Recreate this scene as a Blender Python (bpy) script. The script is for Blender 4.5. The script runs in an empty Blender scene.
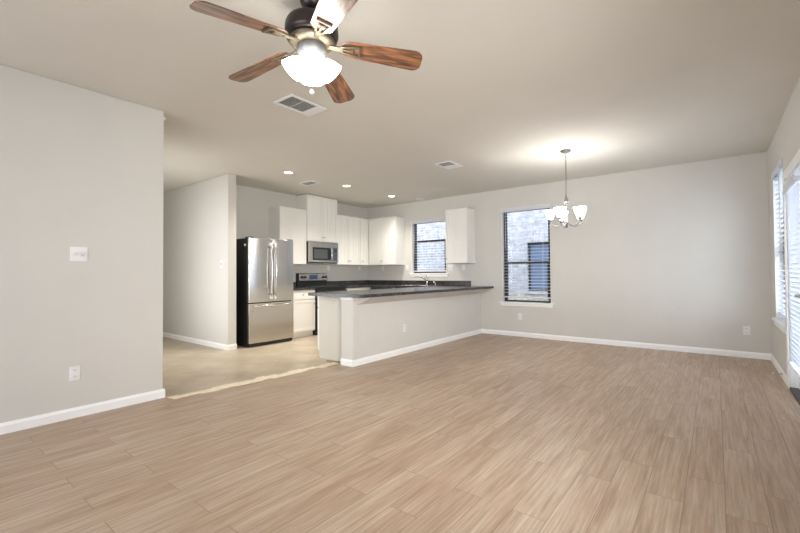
import bpy, bmesh, math, random
from mathutils import Vector, Matrix
random.seed(7)
PI = math.pi
C = bpy.context.scene.collection
sc = bpy.context.scene

# ------------------------------------------------------------------ camera, world, light, exposure
YAW, PITCH, ROLL, EYE, FPX = -0.6645, 0.018, -0.0067, 1.1607, 402.42
fw = Vector((math.sin(YAW), math.cos(YAW), 0)); rt = Vector((math.cos(YAW), -math.sin(YAW), 0)); up = Vector((0, 0, 1))
F = fw * math.cos(PITCH) + up * math.sin(PITCH)
U = -fw * math.sin(PITCH) + up * math.cos(PITCH)
Rr = rt * math.cos(ROLL) + U * math.sin(ROLL)
Uu = -rt * math.sin(ROLL) + U * math.cos(ROLL)
cd = bpy.data.cameras.new('camera'); cam = bpy.data.objects.new('camera', cd); C.objects.link(cam)
M = Matrix((Rr, Uu, -F)).transposed().to_4x4(); M.translation = (0, 0, EYE)
cam.matrix_world = M
cd.sensor_width = 36; cd.lens = FPX / 800 * 36; cd.clip_start = 0.05
sc.camera = cam
sc.view_settings.view_transform = 'Standard'; sc.view_settings.look = 'None'
sc.view_settings.gamma = 1; sc.view_settings.use_curve_mapping = False
sc.view_settings.exposure = 0.06
sc.cycles.use_denoising = True
sc.cycles.max_bounces = 12; sc.cycles.diffuse_bounces = 8
sc.cycles.sample_clamp_indirect = 8

w = bpy.data.worlds.new('world'); sc.world = w; w.use_nodes = True
bgn = w.node_tree.nodes['Background']; bgn.inputs[0].default_value = (0.86, 0.91, 1.0, 1); bgn.inputs[1].default_value = 4.0

def area(name, loc, target, sx, sy, power, col):
    d = bpy.data.lights.new(name, 'AREA'); d.shape = 'RECTANGLE'; d.size = sx; d.size_y = sy
    d.energy = power; d.color = col
    o = bpy.data.objects.new(name, d); C.objects.link(o); o.location = loc
    o.rotation_euler = (Vector(target) - Vector(loc)).to_track_quat('-Z', 'Y').to_euler()
    return o
sl = area('added_fill_side', (0.60, 0.9, 1.45), (-4.6, 5.4, 1.0), 1.2, 1.2, 42, (1.0, 0.97, 0.92))  # added fill lamp in an unseen opening, brightens peninsula and kitchen
sl.data.spread = math.radians(95)
area('added_fill_hall', (-6.0, 1.44, 1.3), (-6.3, 6.0, 1.2), 1.4, 1.8, 27, (1.0, 0.97, 0.93))  # added fill lamp, brightens the hall wall from an unseen opening
# added fill through an unseen rear opening, then daylight outside the patio door
area('added_fill_rear', (-1.9, -2.5, 1.45), (-1.9, 5, 1.3), 3.4, 1.6, 50, (0.93, 0.97, 1.0))
area('daylight_patio', (1.25, 5.2, 1.3), (-3, 4.6, 0.9), 1.9, 2.0, 60, (0.93, 0.97, 1.0))
FAN_EMIT, CHAND_EMIT, CAN_W = 17.5, 29.0, 145.0

# ------------------------------------------------------------------ materials
def mat(name, col, rough=0.5, metal=0.0, var=0.06, scale=6.0, bump=0.0, bscale=60.0, stretch=(1, 1, 1), emit=None, estr=0.0, coat=0.0, spec=0.5):
    m = bpy.data.materials.new(name); m.use_nodes = True
    nt = m.node_tree; b = nt.nodes['Principled BSDF']
    b.inputs['Roughness'].default_value = rough; b.inputs['Metallic'].default_value = metal
    b.inputs['Specular IOR Level'].default_value = spec
    if coat: b.inputs['Coat Weight'].default_value = coat; b.inputs['Coat Roughness'].default_value = 0.12
    tc = nt.nodes.new('ShaderNodeTexCoord'); mp = nt.nodes.new('ShaderNodeMapping')
    mp.inputs['Scale'].default_value = stretch
    nt.links.new(tc.outputs['Object'], mp.inputs['Vector'])
    n = nt.nodes.new('ShaderNodeTexNoise'); n.inputs['Scale'].default_value = scale; n.inputs['Detail'].default_value = 3
    nt.links.new(mp.outputs[0], n.inputs['Vector'])
    r = nt.nodes.new('ShaderNodeValToRGB')
    r.color_ramp.elements[0].position = 0.3; r.color_ramp.elements[1].position = 0.7
    r.color_ramp.elements[0].color = tuple(max(0, c * (1 - var)) for c in col) + (1,)
    r.color_ramp.elements[1].color = tuple(min(1, c * (1 + var)) for c in col) + (1,)
    nt.links.new(n.outputs['Fac'], r.inputs['Fac']); nt.links.new(r.outputs['Color'], b.inputs['Base Color'])
    if bump:
        n2 = nt.nodes.new('ShaderNodeTexNoise'); n2.inputs['Scale'].default_value = bscale; n2.inputs['Detail'].default_value = 2
        nt.links.new(mp.outputs[0], n2.inputs['Vector'])
        bp = nt.nodes.new('ShaderNodeBump'); bp.inputs['Strength'].default_value = bump; bp.inputs['Distance'].default_value = 0.004
        nt.links.new(n2.outputs['Fac'], bp.inputs['Height']); nt.links.new(bp.outputs[0], b.inputs['Normal'])
    if emit:
        b.inputs['Emission Color'].default_value = tuple(emit) + (1,); b.inputs['Emission Strength'].default_value = estr
    return m

def plank_mat():
    m = bpy.data.materials.new('plank_floor'); m.use_nodes = True; nt = m.node_tree; L = nt.links
    b = nt.nodes['Principled BSDF']
    tc = nt.nodes.new('ShaderNodeTexCoord')
    mp = nt.nodes.new('ShaderNodeMapping'); mp.inputs['Rotation'].default_value = (0, 0, PI / 2)
    L.new(tc.outputs['Object'], mp.inputs['Vector'])
    def brick(c1, c2, mortar):
        br = nt.nodes.new('ShaderNodeTexBrick')
        br.inputs['Color1'].default_value = c1; br.inputs['Color2'].default_value = c2; br.inputs['Mortar'].default_value = mortar
        br.inputs['Scale'].default_value = 1; br.inputs['Mortar Size'].default_value = 0.0016
        br.inputs['Mortar Smooth'].default_value = 0.3
        br.inputs['Brick Width'].default_value = 0.92; br.inputs['Row Height'].default_value = 0.165
        br.offset = 0.37; br.offset_frequency = 2; br.squash = 1
        L.new(mp.outputs[0], br.inputs['Vector']); return br
    br = brick((0, 0, 0, 1), (1, 1, 1, 1), (0.5, 0.5, 0.5, 1))
    base = nt.nodes.new('ShaderNodeValToRGB'); cr = base.color_ramp
    cr.elements[0].position = 0.0; cr.elements[0].color = (0.490, 0.390, 0.305, 1)
    cr.elements[1].position = 1.0; cr.elements[1].color = (0.545, 0.455, 0.368, 1)
    L.new(br.outputs['Color'], base.inputs['Fac'])
    # streaks along the plank, shifted per plank
    sep = nt.nodes.new('ShaderNodeVectorMath'); sep.operation = 'MULTIPLY_ADD'
    sep.inputs[1].default_value = (1, 1, 1)
    off = nt.nodes.new('ShaderNodeVectorMath'); off.operation = 'SCALE'; off.inputs['Scale'].default_value = 7.0
    L.new(br.outputs['Color'], off.inputs[0]); L.new(tc.outputs['Object'], sep.inputs[0]); L.new(off.outputs[0], sep.inputs[2])
    def streak(sx, sy, detail, p0, p1, c0, c1):
        mp2 = nt.nodes.new('ShaderNodeMapping'); mp2.inputs['Scale'].default_value = (sx, sy, 1)
        L.new(sep.outputs[0], mp2.inputs['Vector'])
        n = nt.nodes.new('ShaderNodeTexNoise'); n.inputs['Scale'].default_value = 1; n.inputs['Detail'].default_value = detail; n.inputs['Roughness'].default_value = 0.62
        L.new(mp2.outputs[0], n.inputs['Vector'])
        r = nt.nodes.new('ShaderNodeValToRGB'); r.color_ramp.elements[0].position = p0; r.color_ramp.elements[1].position = p1
        r.color_ramp.elements[0].color = c0; r.color_ramp.elements[1].color = c1
        L.new(n.outputs['Fac'], r.inputs['Fac']); return r
    def mix(mode, fac, a, c):
        x = nt.nodes.new('ShaderNodeMix'); x.data_type = 'RGBA'; x.blend_type = mode
        x.inputs['Factor'].default_value = fac
        L.new(a, x.inputs['A']); L.new(c, x.inputs['B']); return x.outputs['Result']
    s1 = streak(80, 2.6, 6, 0.34, 0.68, (0.72, 0.665, 0.62, 1), (1.12, 1.13, 1.14, 1))
    s2 = streak(14, 1.2, 4, 0.3, 0.75, (0.86, 0.80, 0.74, 1), (1.08, 1.09, 1.10, 1))
    c = mix('MULTIPLY', 0.85, base.outputs['Color'], s1.outputs['Color'])
    c = mix('MULTIPLY', 0.8, c, s2.outputs['Color'])
    s3 = streak(15, 1.9, 5, 0.40, 0.68, (0.86, 0.76, 0.68, 1), (1.06, 1.08, 1.09, 1))
    c = mix('MULTIPLY', 0.75, c, s3.outputs['Color'])
    g = nt.nodes.new('ShaderNodeMix'); g.data_type = 'RGBA'; g.blend_type = 'MIX'
    L.new(br.outputs['Fac'], g.inputs['Factor']); L.new(c, g.inputs['A']); g.inputs['B'].default_value = (0.21, 0.155, 0.12, 1)
    L.new(g.outputs['Result'], b.inputs['Base Color'])
    b.inputs['Roughness'].default_value = 0.42; b.inputs['Specular IOR Level'].default_value = 0.4
    bp = nt.nodes.new('ShaderNodeBump'); bp.inputs['Strength'].default_value = 0.25; bp.inputs['Distance'].default_value = 0.002; bp.invert = True
    L.new(br.outputs['Fac'], bp.inputs['Height'])
    bp2 = nt.nodes.new('ShaderNodeBump'); bp2.inputs['Strength'].default_value = 0.12; bp2.inputs['Distance'].default_value = 0.002
    L.new(s1.outputs['Color'], bp2.inputs['Height']); L.new(bp.outputs[0], bp2.inputs['Normal']); L.new(bp2.outputs[0], b.inputs['Normal'])
    return m

def brick_mat(name, c1, c2, mortar, bw, rh, ms, rot=False, rough=0.85):
    m = bpy.data.materials.new(name); m.use_nodes = True; nt = m.node_tree; L = nt.links
    b = nt.nodes['Principled BSDF']; b.inputs['Roughness'].default_value = rough
    tc = nt.nodes.new('ShaderNodeTexCoord'); mp = nt.nodes.new('ShaderNodeMapping')
    mp.inputs['Rotation'].default_value = (0, 0, 0) if not rot else (0, 0, 0)
    L.new(tc.outputs['Object'], mp.inputs['Vector'])
    cx = nt.nodes.new('ShaderNodeSeparateXYZ'); cb = nt.nodes.new('ShaderNodeCombineXYZ'); L.new(mp.outputs[0], cx.inputs[0])
    L.new(cx.outputs['X'], cb.inputs['X']); L.new(cx.outputs['Z'], cb.inputs['Y'])
    br = nt.nodes.new('ShaderNodeTexBrick'); br.inputs['Color1'].default_value = c1 + (1,); br.inputs['Color2'].default_value = c2 + (1,)
    br.inputs['Mortar'].default_value = mortar + (1,); br.inputs['Scale'].default_value = 1; br.inputs['Mortar Size'].default_value = ms
    br.inputs['Brick Width'].default_value = bw; br.inputs['Row Height'].default_value = rh
    L.new(cb.outputs[0], br.inputs['Vector'])
    n = nt.nodes.new('ShaderNodeTexNoise'); n.inputs['Scale'].default_value = 9; n.inputs['Detail'].default_value = 4
    L.new(tc.outputs['Object'], n.inputs['Vector'])
    r = nt.nodes.new('ShaderNodeValToRGB'); r.color_ramp.elements[0].color = (0.72, 0.72, 0.74, 1); r.color_ramp.elements[1].color = (1.15, 1.14, 1.12, 1)
    r.color_ramp.elements[0].position = .35; r.color_ramp.elements[1].position = .65
    L.new(n.outputs['Fac'], r.inputs['Fac'])
    x = nt.nodes.new('ShaderNodeMix'); x.data_type = 'RGBA'; x.blend_type = 'MULTIPLY'; x.inputs['Factor'].default_value = 1
    L.new(br.outputs['Color'], x.inputs['A']); L.new(r.outputs['Color'], x.inputs['B']); L.new(x.outputs['Result'], b.inputs['Base Color'])
    bp = nt.nodes.new('ShaderNodeBump'); bp.invert = True; bp.inputs['Distance'].default_value = 0.008; bp.inputs['Strength'].default_value = .6
    L.new(br.outputs['Fac'], bp.inputs['Height']); L.new(bp.outputs[0], b.inputs['Normal'])
    return m

def wood_mat():
    m = bpy.data.materials.new('walnut_blade'); m.use_nodes = True; nt = m.node_tree; L = nt.links
    b = nt.nodes['Principled BSDF']; b.inputs['Roughness'].default_value = 0.38
    b.inputs['Coat Weight'].default_value = 0.75; b.inputs['Coat Roughness'].default_value = 0.24; b.inputs['Coat IOR'].default_value = 1.7
    tc = nt.nodes.new('ShaderNodeTexCoord'); mp = nt.nodes.new('ShaderNodeMapping'); mp.inputs['Scale'].default_value = (5.5, 42, 20)
    L.new(tc.outputs['Object'], mp.inputs['Vector'])
    n = nt.nodes.new('ShaderNodeTexNoise'); n.inputs['Scale'].default_value = 1; n.inputs['Detail'].default_value = 5; n.inputs['Distortion'].default_value = 0.6
    L.new(mp.outputs[0], n.inputs['Vector'])
    r = nt.nodes.new('ShaderNodeValToRGB'); r.color_ramp.elements[0].position = .36; r.color_ramp.elements[1].position = .68
    r.color_ramp.elements[0].color = (0.045, 0.022, 0.013, 1); r.color_ramp.elements[1].color = (0.40, 0.165, 0.07, 1)
    e = r.color_ramp.elements.new(.52); e.color = (0.17, 0.075, 0.038, 1)
    L.new(n.outputs['Fac'], r.inputs['Fac']); L.new(r.outputs['Color'], b.inputs['Base Color'])
    return m

def granite_mat():
    m = bpy.data.materials.new('dark_granite'); m.use_nodes = True; nt = m.node_tree; L = nt.links
    b = nt.nodes['Principled BSDF']; b.inputs['Roughness'].default_value = 0.22
    tc = nt.nodes.new('ShaderNodeTexCoord')
    n = nt.nodes.new('ShaderNodeTexNoise'); n.inputs['Scale'].default_value = 70; n.inputs['Detail'].default_value = 4
    L.new(tc.outputs['Object'], n.inputs['Vector'])
    r = nt.nodes.new('ShaderNodeValToRGB'); cr = r.color_ramp
    cr.elements[0].position = .42; cr.elements[0].color = (0.012, 0.012, 0.015, 1)
    cr.elements[1].position = .72; cr.elements[1].color = (0.20, 0.19, 0.19, 1)
    e = cr.elements.new(.56); e.color = (0.045, 0.042, 0.045, 1)
    L.new(n.outputs['Fac'], r.inputs['Fac']); L.new(r.outputs['Color'], b.inputs['Base Color'])
    return m

def glass_mat(name='window_glass', tint=(0.92, 0.96, 1.0)):
    m = bpy.data.materials.new(name); m.use_nodes = True; nt = m.node_tree; L = nt.links
    nt.nodes.remove(nt.nodes['Principled BSDF'])
    out = nt.nodes['Material Output']
    t = nt.nodes.new('ShaderNodeBsdfTransparent'); g = nt.nodes.new('ShaderNodeBsdfGlossy'); g.inputs['Roughness'].default_value = 0.03
    n = nt.nodes.new('ShaderNodeTexNoise'); n.inputs['Scale'].default_value = 3
    r = nt.nodes.new('ShaderNodeValToRGB'); r.color_ramp.elements[0].color = tuple(c * .98 for c in tint) + (1,); r.color_ramp.elements[1].color = tint + (1,)
    L.new(n.outputs['Fac'], r.inputs['Fac']); L.new(r.outputs['Color'], t.inputs['Color'])
    mx = nt.nodes.new('ShaderNodeMixShader'); mx.inputs[0].default_value = 0.012
    L.new(t.outputs[0], mx.inputs[1]); L.new(g.outputs[0], mx.inputs[2]); L.new(mx.outputs[0], out.inputs['Surface'])
    return m

WALL = mat('greige_wall_paint', (0.640, 0.628, 0.596), 0.85, var=0.012, scale=3, bump=0.12, bscale=170, spec=0.2)
CEIL = mat('ceiling_paint', (0.68, 0.662, 0.617), 0.9, var=0.015, scale=2, bump=0.35, bscale=85, spec=0.15)
TRIM = mat('white_trim_paint', (0.90, 0.91, 0.92), 0.35, var=0.01)
PLANK = plank_mat()
KFLOOR = None
CAB = mat('cabinet_white_paint', (0.82, 0.815, 0.785), 0.38, var=0.012, scale=4)
CABIN = mat('cabinet_interior', (0.55, 0.47, 0.36), 0.6)
PANELM = mat('cream_end_panel', (0.61, 0.585, 0.53), 0.5, var=0.012)
GRAN = granite_mat()
STEEL = mat('brushed_stainless', (0.54, 0.52, 0.49), 0.22, 1.0, var=0.02, scale=4, stretch=(30, 30, 0.6), bump=0.03, bscale=8)
CHROME = mat('chrome', (0.72, 0.72, 0.72), 0.12, 1.0, var=0.02)
DNICK = mat('chandelier_dark_nickel', (0.15, 0.145, 0.14), 0.45, 0.5, var=0.08)
NICKEL = mat('brushed_nickel', (0.45, 0.43, 0.40), 0.3, 1.0, var=0.04)
BLACK = mat('black_enamel', (0.012, 0.012, 0.013), 0.35, var=0.1)
BGLASS = mat('black_glass', (0.02, 0.023, 0.027), 0.08, var=0.1)
MESHGL = mat('oven_door_mesh_glass', (0.075, 0.085, 0.09), 0.15, var=0.2, scale=400)
BLUE = mat('display_blue', (0.03, 0.055, 0.11), 0.12, var=0.1, emit=(0.10, 0.22, 0.5), estr=0.12)
BRONZE = mat('oil_rubbed_bronze', (0.060, 0.050, 0.050), 0.36, 0.85, var=0.12)
ANTIQ = mat('antique_pewter_brass', (0.15, 0.125, 0.09), 0.5, 0.7, var=0.3, scale=25)
PEWTER = mat('pewter_grey', (0.20, 0.20, 0.205), 0.42, 0.6, var=0.06)
WOOD = wood_mat()
SLAT = mat('white_blind_slat', (0.83, 0.84, 0.86), 0.45, var=0.015)
FRAMEB = mat('bronze_window_frame', (0.030, 0.028, 0.028), 0.45, var=0.1)
GLASS = glass_mat()
PLATE = mat('white_plate_plastic', (0.80, 0.81, 0.82), 0.35, var=0.01)
SLOT = mat('outlet_slot_dark', (0.16, 0.16, 0.16), 0.5)
SHADE_FAN = mat('fan_lamp_glass', (0.9, 0.9, 0.88), 0.4, var=0.01, emit=(1.0, 0.955, 0.88), estr=FAN_EMIT)
SHADE_CH = mat('chandelier_lamp_glass', (0.9, 0.9, 0.9), 0.4, var=0.01, emit=(1.0, 0.97, 0.93), estr=CHAND_EMIT)
CANLENS = mat('downlight_lens', (0.9, 0.9, 0.9), 0.4, var=0.01, emit=(1.0, 0.95, 0.88), estr=9.0)
CANOFF = mat('downlight_lens_off', (0.72, 0.72, 0.72), 0.4, var=0.02)
VENTD = mat('vent_dark_throat', (0.26, 0.26, 0.25), 0.7)
ADHES = mat('tan_adhesive', (0.80, 0.71, 0.56), 0.8, var=0.08, scale=14)
def translucent(m, f):
    nt = m.node_tree; L = nt.links; b = nt.nodes['Principled BSDF']; out = nt.nodes['Material Output']
    t = nt.nodes.new('ShaderNodeBsdfTranslucent'); t.inputs['Color'].default_value = (.86, .90, .96, 1)
    mx = nt.nodes.new('ShaderNodeMixShader'); mx.inputs[0].default_value = f
    L.new(b.outputs[0], mx.inputs[1]); L.new(t.outputs[0], mx.inputs[2]); L.new(mx.outputs[0], out.inputs['Surface'])
translucent(SLAT, 0.3)
BROWN = mat('brown_floor_patch', (0.34, 0.23, 0.13), 0.8, var=0.15, scale=12)
def kfloor():
    m = bpy.data.materials.new('kitchen_sheet_vinyl'); m.use_nodes = True; nt = m.node_tree; L = nt.links
    b = nt.nodes['Principled BSDF']; b.inputs['Roughness'].default_value = 0.38; b.inputs['Specular IOR Level'].default_value = .4
    tc = nt.nodes.new('ShaderNodeTexCoord')
    n = nt.nodes.new('ShaderNodeTexNoise'); n.inputs['Scale'].default_value = 2.2; n.inputs['Detail'].default_value = 6; n.inputs['Roughness'].default_value = .65
    L.new(tc.outputs['Object'], n.inputs['Vector'])
    r = nt.nodes.new('ShaderNodeValToRGB'); r.color_ramp.elements[0].position = .3; r.color_ramp.elements[1].position = .72
    r.color_ramp.elements[0].color = (0.39, 0.315, 0.225, 1); r.color_ramp.elements[1].color = (0.56, 0.485, 0.385, 1)
    L.new(n.outputs['Fac'], r.inputs['Fac'])
    br = nt.nodes.new('ShaderNodeTexBrick'); br.offset = 0
    br.inputs['Color1'].default_value = (1, 1, 1, 1); br.inputs['Color2'].default_value = (.95, .94, .93, 1); br.inputs['Mortar'].default_value = (.86, .84, .80, 1)
    br.inputs['Scale'].default_value = 1; br.inputs['Brick Width'].default_value = .42; br.inputs['Row Height'].default_value = .42; br.inputs['Mortar Size'].default_value = .006
    mp = nt.nodes.new('ShaderNodeMapping'); mp.inputs['Rotation'].default_value = (0, 0, PI / 4)
    L.new(tc.outputs['Object'], mp.inputs['Vector']); L.new(mp.outputs[0], br.inputs['Vector'])
    x = nt.nodes.new('ShaderNodeMix'); x.data_type = 'RGBA'; x.blend_type = 'MULTIPLY'; x.inputs['Factor'].default_value = .8
    L.new(r.outputs['Color'], x.inputs['A']); L.new(br.outputs['Color'], x.inputs['B']); L.new(x.outputs['Result'], b.inputs['Base Color'])
    return m
KFLOOR = kfloor()

# ------------------------------------------------------------------ geometry helpers (world coordinates unless noted)
def B(): return bmesh.new()
def box(bm, lo, hi, rot=None):
    lo = Vector(lo); hi = Vector(hi); c = (lo + hi) / 2; s = hi - lo
    m = Matrix.Translation(c)
    if rot is not None: m = m @ rot
    m = m @ Matrix.Diagonal((s.x, s.y, s.z, 1))
    bmesh.ops.create_cube(bm, size=1, matrix=m)
    return bm
def cyl(bm, p0, p1, r0, r1=None, seg=20, caps=True):
    p0 = Vector(p0); p1 = Vector(p1); d = p1 - p0; r1 = r0 if r1 is None else r1
    m = Matrix.Translation((p0 + p1) / 2) @ d.to_track_quat('Z', 'Y').to_matrix().to_4x4()
    g = bmesh.ops.create_cone(bm, cap_ends=caps, segments=seg, radius1=r0, radius2=r1, depth=d.length, matrix=m)
    for v in g['verts']:
        for f in v.link_faces: f.smooth = len(f.verts) == 4
    return bm
def lathe(bm, prof, loc=(0, 0, 0), seg=32, rot=None, closed=False):
    """prof: (radius, z) pairs from one end to the other"""
    mtx = Matrix.Translation(Vector(loc))
    if rot is not None: mtx = mtx @ rot
    rings = []
    for r, z in prof:
        if r < 1e-6: rings.append([bm.verts.new(mtx @ Vector((0, 0, z)))])
        else: rings.append([bm.verts.new(mtx @ Vector((r * math.cos(2 * PI * k / seg), r * math.sin(2 * PI * k / seg), z))) for k in range(seg)])
    for a, b in zip(rings, rings[1:]):
        for k in range(seg):
            k2 = (k + 1) % seg
            if len(a) == 1 and len(b) == 1: continue
            if len(a) == 1: f = bm.faces.new((a[0], b[k], b[k2]))
            elif len(b) == 1: f = bm.faces.new((a[k], a[k2], b[0]))
            else: f = bm.faces.new((a[k], a[k2], b[k2], b[k]))
            f.smooth = True
    return bm
def tube(bm, pts, r, seg=10):
    pts = [Vector(p) for p in pts]; rings = []
    for i, p in enumerate(pts):
        d = (pts[min(i + 1, len(pts) - 1)] - pts[max(i - 1, 0)]).normalized()
        a = d.orthogonal().normalized() if i == 0 else (rings[-1][1] - d * rings[-1][1].dot(d)).normalized()
        c = d.cross(a); rr = r[i] if isinstance(r, (list, tuple)) else r
        rings.append(([bm.verts.new(p + (a * math.cos(2 * PI * k / seg) + c * math.sin(2 * PI * k / seg)) * rr) for k in range(seg)], a))
    for (A, _), (Bq, _) in zip(rings, rings[1:]):
        for k in range(seg):
            f = bm.faces.new((A[k], A[(k + 1) % seg], Bq[(k + 1) % seg], Bq[k])); f.smooth = True
    bm.faces.new(rings[0][0][::-1]); bm.faces.new(rings[-1][0])
    return bm
def prism(bm, poly, h, mtx=None):
    """poly in local XY, extruded by h along local Z"""
    mtx = mtx or Matrix.Identity(4)
    a = [bm.verts.new(mtx @ Vector((x, y, 0))) for x, y in poly]; b = [bm.verts.new(mtx @ Vector((x, y, h))) for x, y in poly]
    bm.faces.new(a[::-1]); bm.faces.new(b); n = len(poly)
    for i in range(n): bm.faces.new((a[i], a[(i + 1) % n], b[(i + 1) % n], b[i]))
    return bm
def origin_of(o):
    p = Vector((0, 0, 0))
    while o is not None: p += o.location; o = o.parent
    return p
def obj(name, bm, m, parent=None, bevel=0.0, local=False, seg=2):
    """links bm (world coordinates, or the parent's own when local) as ONE mesh object"""
    bmesh.ops.recalc_face_normals(bm, faces=bm.faces)
    if parent is not None:
        off = Vector((0, 0, 0)) if local else origin_of(parent)
    else:
        vs = [v.co for v in bm.verts]
        lo = Vector((min(v.x for v in vs), min(v.y for v in vs), min(v.z for v in vs))); hi = Vector((max(v.x for v in vs), max(v.y for v in vs), max(v.z for v in vs)))
        off = Vector(((lo.x + hi.x) / 2, (lo.y + hi.y) / 2, lo.z))
    bmesh.ops.translate(bm, verts=bm.verts, vec=-off)
    me = bpy.data.meshes.new(name); bm.to_mesh(me); bm.free(); me.materials.append(m)
    o = bpy.data.objects.new(name, me); C.objects.link(o)
    if parent is not None: o.parent = parent
    else: o.location = off
    if bevel:
        md = o.modifiers.new('bevel', 'BEVEL'); md.width = bevel; md.segments = seg; md.limit_method = 'ANGLE'; md.angle_limit = math.radians(50)
    return o
def tag(o, label, cat, group=None):
    o['label'] = label; o['category'] = cat
    if group: o['group'] = group
    return o
def thing(name, label, cat, loc=(0, 0, 0), group=None):
    o = bpy.data.objects.new(name, None); o.empty_display_size = 0.1; C.objects.link(o); o.location = loc
    return tag(o, label, cat, group)
def struct(name, bm, m, bevel=0.0, parent=None):
    o = obj(name, bm, m, parent, bevel)
    if parent is None: o['kind'] = 'structure'
    return o
def dup(root, loc, rotz=None, label=None, group=None):
    r = root.copy(); C.objects.link(r); r.location = loc
    if rotz is not None: r.rotation_euler = (0, 0, rotz)
    if label: r['label'] = label
    if group: r['group'] = group
    for ch in list(root.children):
        c = ch.copy(); C.objects.link(c); c.parent = r
        for g in list(ch.children):
            d = g.copy(); C.objects.link(d); d.parent = c
    return r

# ------------------------------------------------------------------ key planes
H = 2.74
XL, YE, YB, XR = -4.154, 1.634, 7.154, 0.565
YH, XS, XC, XP, YP = 3.259, -6.586, -5.94, -3.595, 3.616
YREAR = -2.2; XHALL = -9.0
T = 0.15

def wall(bm, axis, lo, hi, u0, u1, holes=()):
    """slab between lo..hi on axis, u0..u1 along the other, floor to ceiling, minus holes (u0,u1,z0,z1)"""
    cuts = sorted({u0, u1, *[h[0] for h in holes], *[h[1] for h in holes]})
    def put(a, b, z0, z1):
        if b - a < 1e-5 or z1 - z0 < 1e-5: return
        if axis == 'y': box(bm, (a, lo, z0), (b, hi, z1))
        else: box(bm, (lo, a, z0), (hi, b, z1))
    for a, b in zip(cuts, cuts[1:]):
        hs = [h for h in holes if h[0] <= a + 1e-6 and h[1] >= b - 1e-6]
        z = 0
        for h in sorted(hs, key=lambda q: q[2]): put(a, b, z, h[2]); z = h[3]
        put(a, b, z, H)
    return bm

# ------------------------------------------------------------------ floors, ceiling, walls
poly = [(XL - .02, YREAR), (XR + .02, YREAR), (XR + .02, YB + .02), (XP - .1, YB + .02), (XP - .1, YP + .05), (-3.885, YP + .05), (-3.93, 3.05), (-3.985, 2.45), (-4.0, 1.92), (-4.06, YE + .03), (XL - .02, YE + .01)]
struct('floor', prism(B(), poly, .06, Matrix.Translation((0, 0, -.06))), PLANK)
poly = [(XL - .02, YE + .01), (-4.06, YE + .03), (-4.0, 1.92), (-3.985, 2.45), (-3.93, 3.05), (-3.885, YP + .05), (XP - .1, YP + .05), (XP - .1, YB + .02), (XS - .02, YB + .02), (XS - .02, YH + .05), (XHALL, YH + .05), (XHALL, YE - .05), (XL - .02, YE - .05)]
struct('kitchen_floor', prism(B(), poly, .06, Matrix.Translation((0, 0, -.06))), KFLOOR)
struct('ceiling', box(B(), (XHALL - .2, YREAR - .2, H), (XR + .2, YB + .2, H + .12)), CEIL)

W1 = (-5.275, -4.385, 1.17, 2.32)      # kitchen window in the back wall
W2 = (-3.160, -2.262, 0.625, 2.365)    # dining window in the back wall
W3 = (5.70, 6.60, 0.60, 2.33)          # side window in the right wall (along y)
D1 = (4.54, 5.50, 0.0, 2.06)           # patio door
WH = (-6.7, -5.3, 0.4, 2.2)            # unseen hall opening, added to let fill light in
WS = (0.3, 1.5, 0.85, 2.05)           # unseen opening beside the camera, added for the side fill
WR = (-3.6, -0.2, 0.65, 2.25)          # unseen opening behind the camera, added for the rear fill
struct('wall_back', wall(B(), 'y', YB, YB + T, XS - T, XR + T, [W1, W2]), WALL)
struct('wall_right', wall(B(), 'x', XR, XR + T, YREAR - T, YB, [W3, D1, WS]), WALL)
struct('wall_left', wall(B(), 'x', XL - .13, XL, YREAR, YE), WALL, 0.006)
struct('wall_rear', wall(B(), 'y', YREAR - T, YREAR, XL - .13, XR, [WR]), WALL)
struct('wall_kitchen', wall(B(), 'x', XS - T, XS, YH + .13, YB), WALL)
struct('wall_hall', wall(B(), 'y', YH, YH + .145, XHALL, XC), WALL, 0.008)
struct('wall_hall_south', wall(B(), 'y', YE - .13, YE, XHALL, XL - .13, [WH]), WALL)
struct('wall_hall_end', wall(B(), 'x', XHALL - T, XHALL, YE - .2, YH + .2), WALL)
struct('wall_peninsula', box(B(), (-3.80, YP, 0), (XP, YB - .001, 0.868)), WALL, 0.004)

def bb_profile(t=.014, h=.082): return [(0, 0), (t, 0), (t, h - .022), (t * .55, h - .010), (t * .35, h), (0, h)]
def bb(name, p0, p1, nrm, parts=None):
    """baseboard from p0 to p1 (xy) whose back is on the wall and which stands out along nrm"""
    bm = parts or B(); p0 = Vector((*p0, 0)); p1 = Vector((*p1, 0)); d = (p1 - p0); n = Vector((*nrm, 0))
    m = Matrix((n, Vector((0, 0, 1)), d.normalized())).transposed().to_4x4(); m.translation = p0
    prism(bm, bb_profile(), d.length, m)
    return struct(name, bm, TRIM) if parts is None else bm
b_ = bb('', (XL, YREAR), (XL, YE + .014), (1, 0), B()); bb('', (XL, YE), (XL - .13, YE), (0, 1), b_); struct('baseboard_left', b_, TRIM)
b_ = bb('', (XHALL, YH), (XC, YH), (0, -1), B()); bb('', (XC, YH - .014), (XC, YH + .145), (1, 0), b_); struct('baseboard_hall', b_, TRIM)
b_ = bb('', (-3.80, YP), (XP, YP), (0, -1), B()); bb('', (XP, YP - .014), (XP, YB), (1, 0), b_); struct('baseboard_peninsula', b_, TRIM)
bb('baseboard_back', (XP, YB), (XR, YB), (0, -1))
b_ = bb('', (XR, YB), (XR, D1[1] + .085), (-1, 0), B()); bb('', (XR, D1[0] - .085), (XR, YREAR), (-1, 0), b_); struct('baseboard_right', b_, TRIM)
bb('baseboard_rear', (XL, YREAR), (XR, YREAR), (0, 1))

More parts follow.
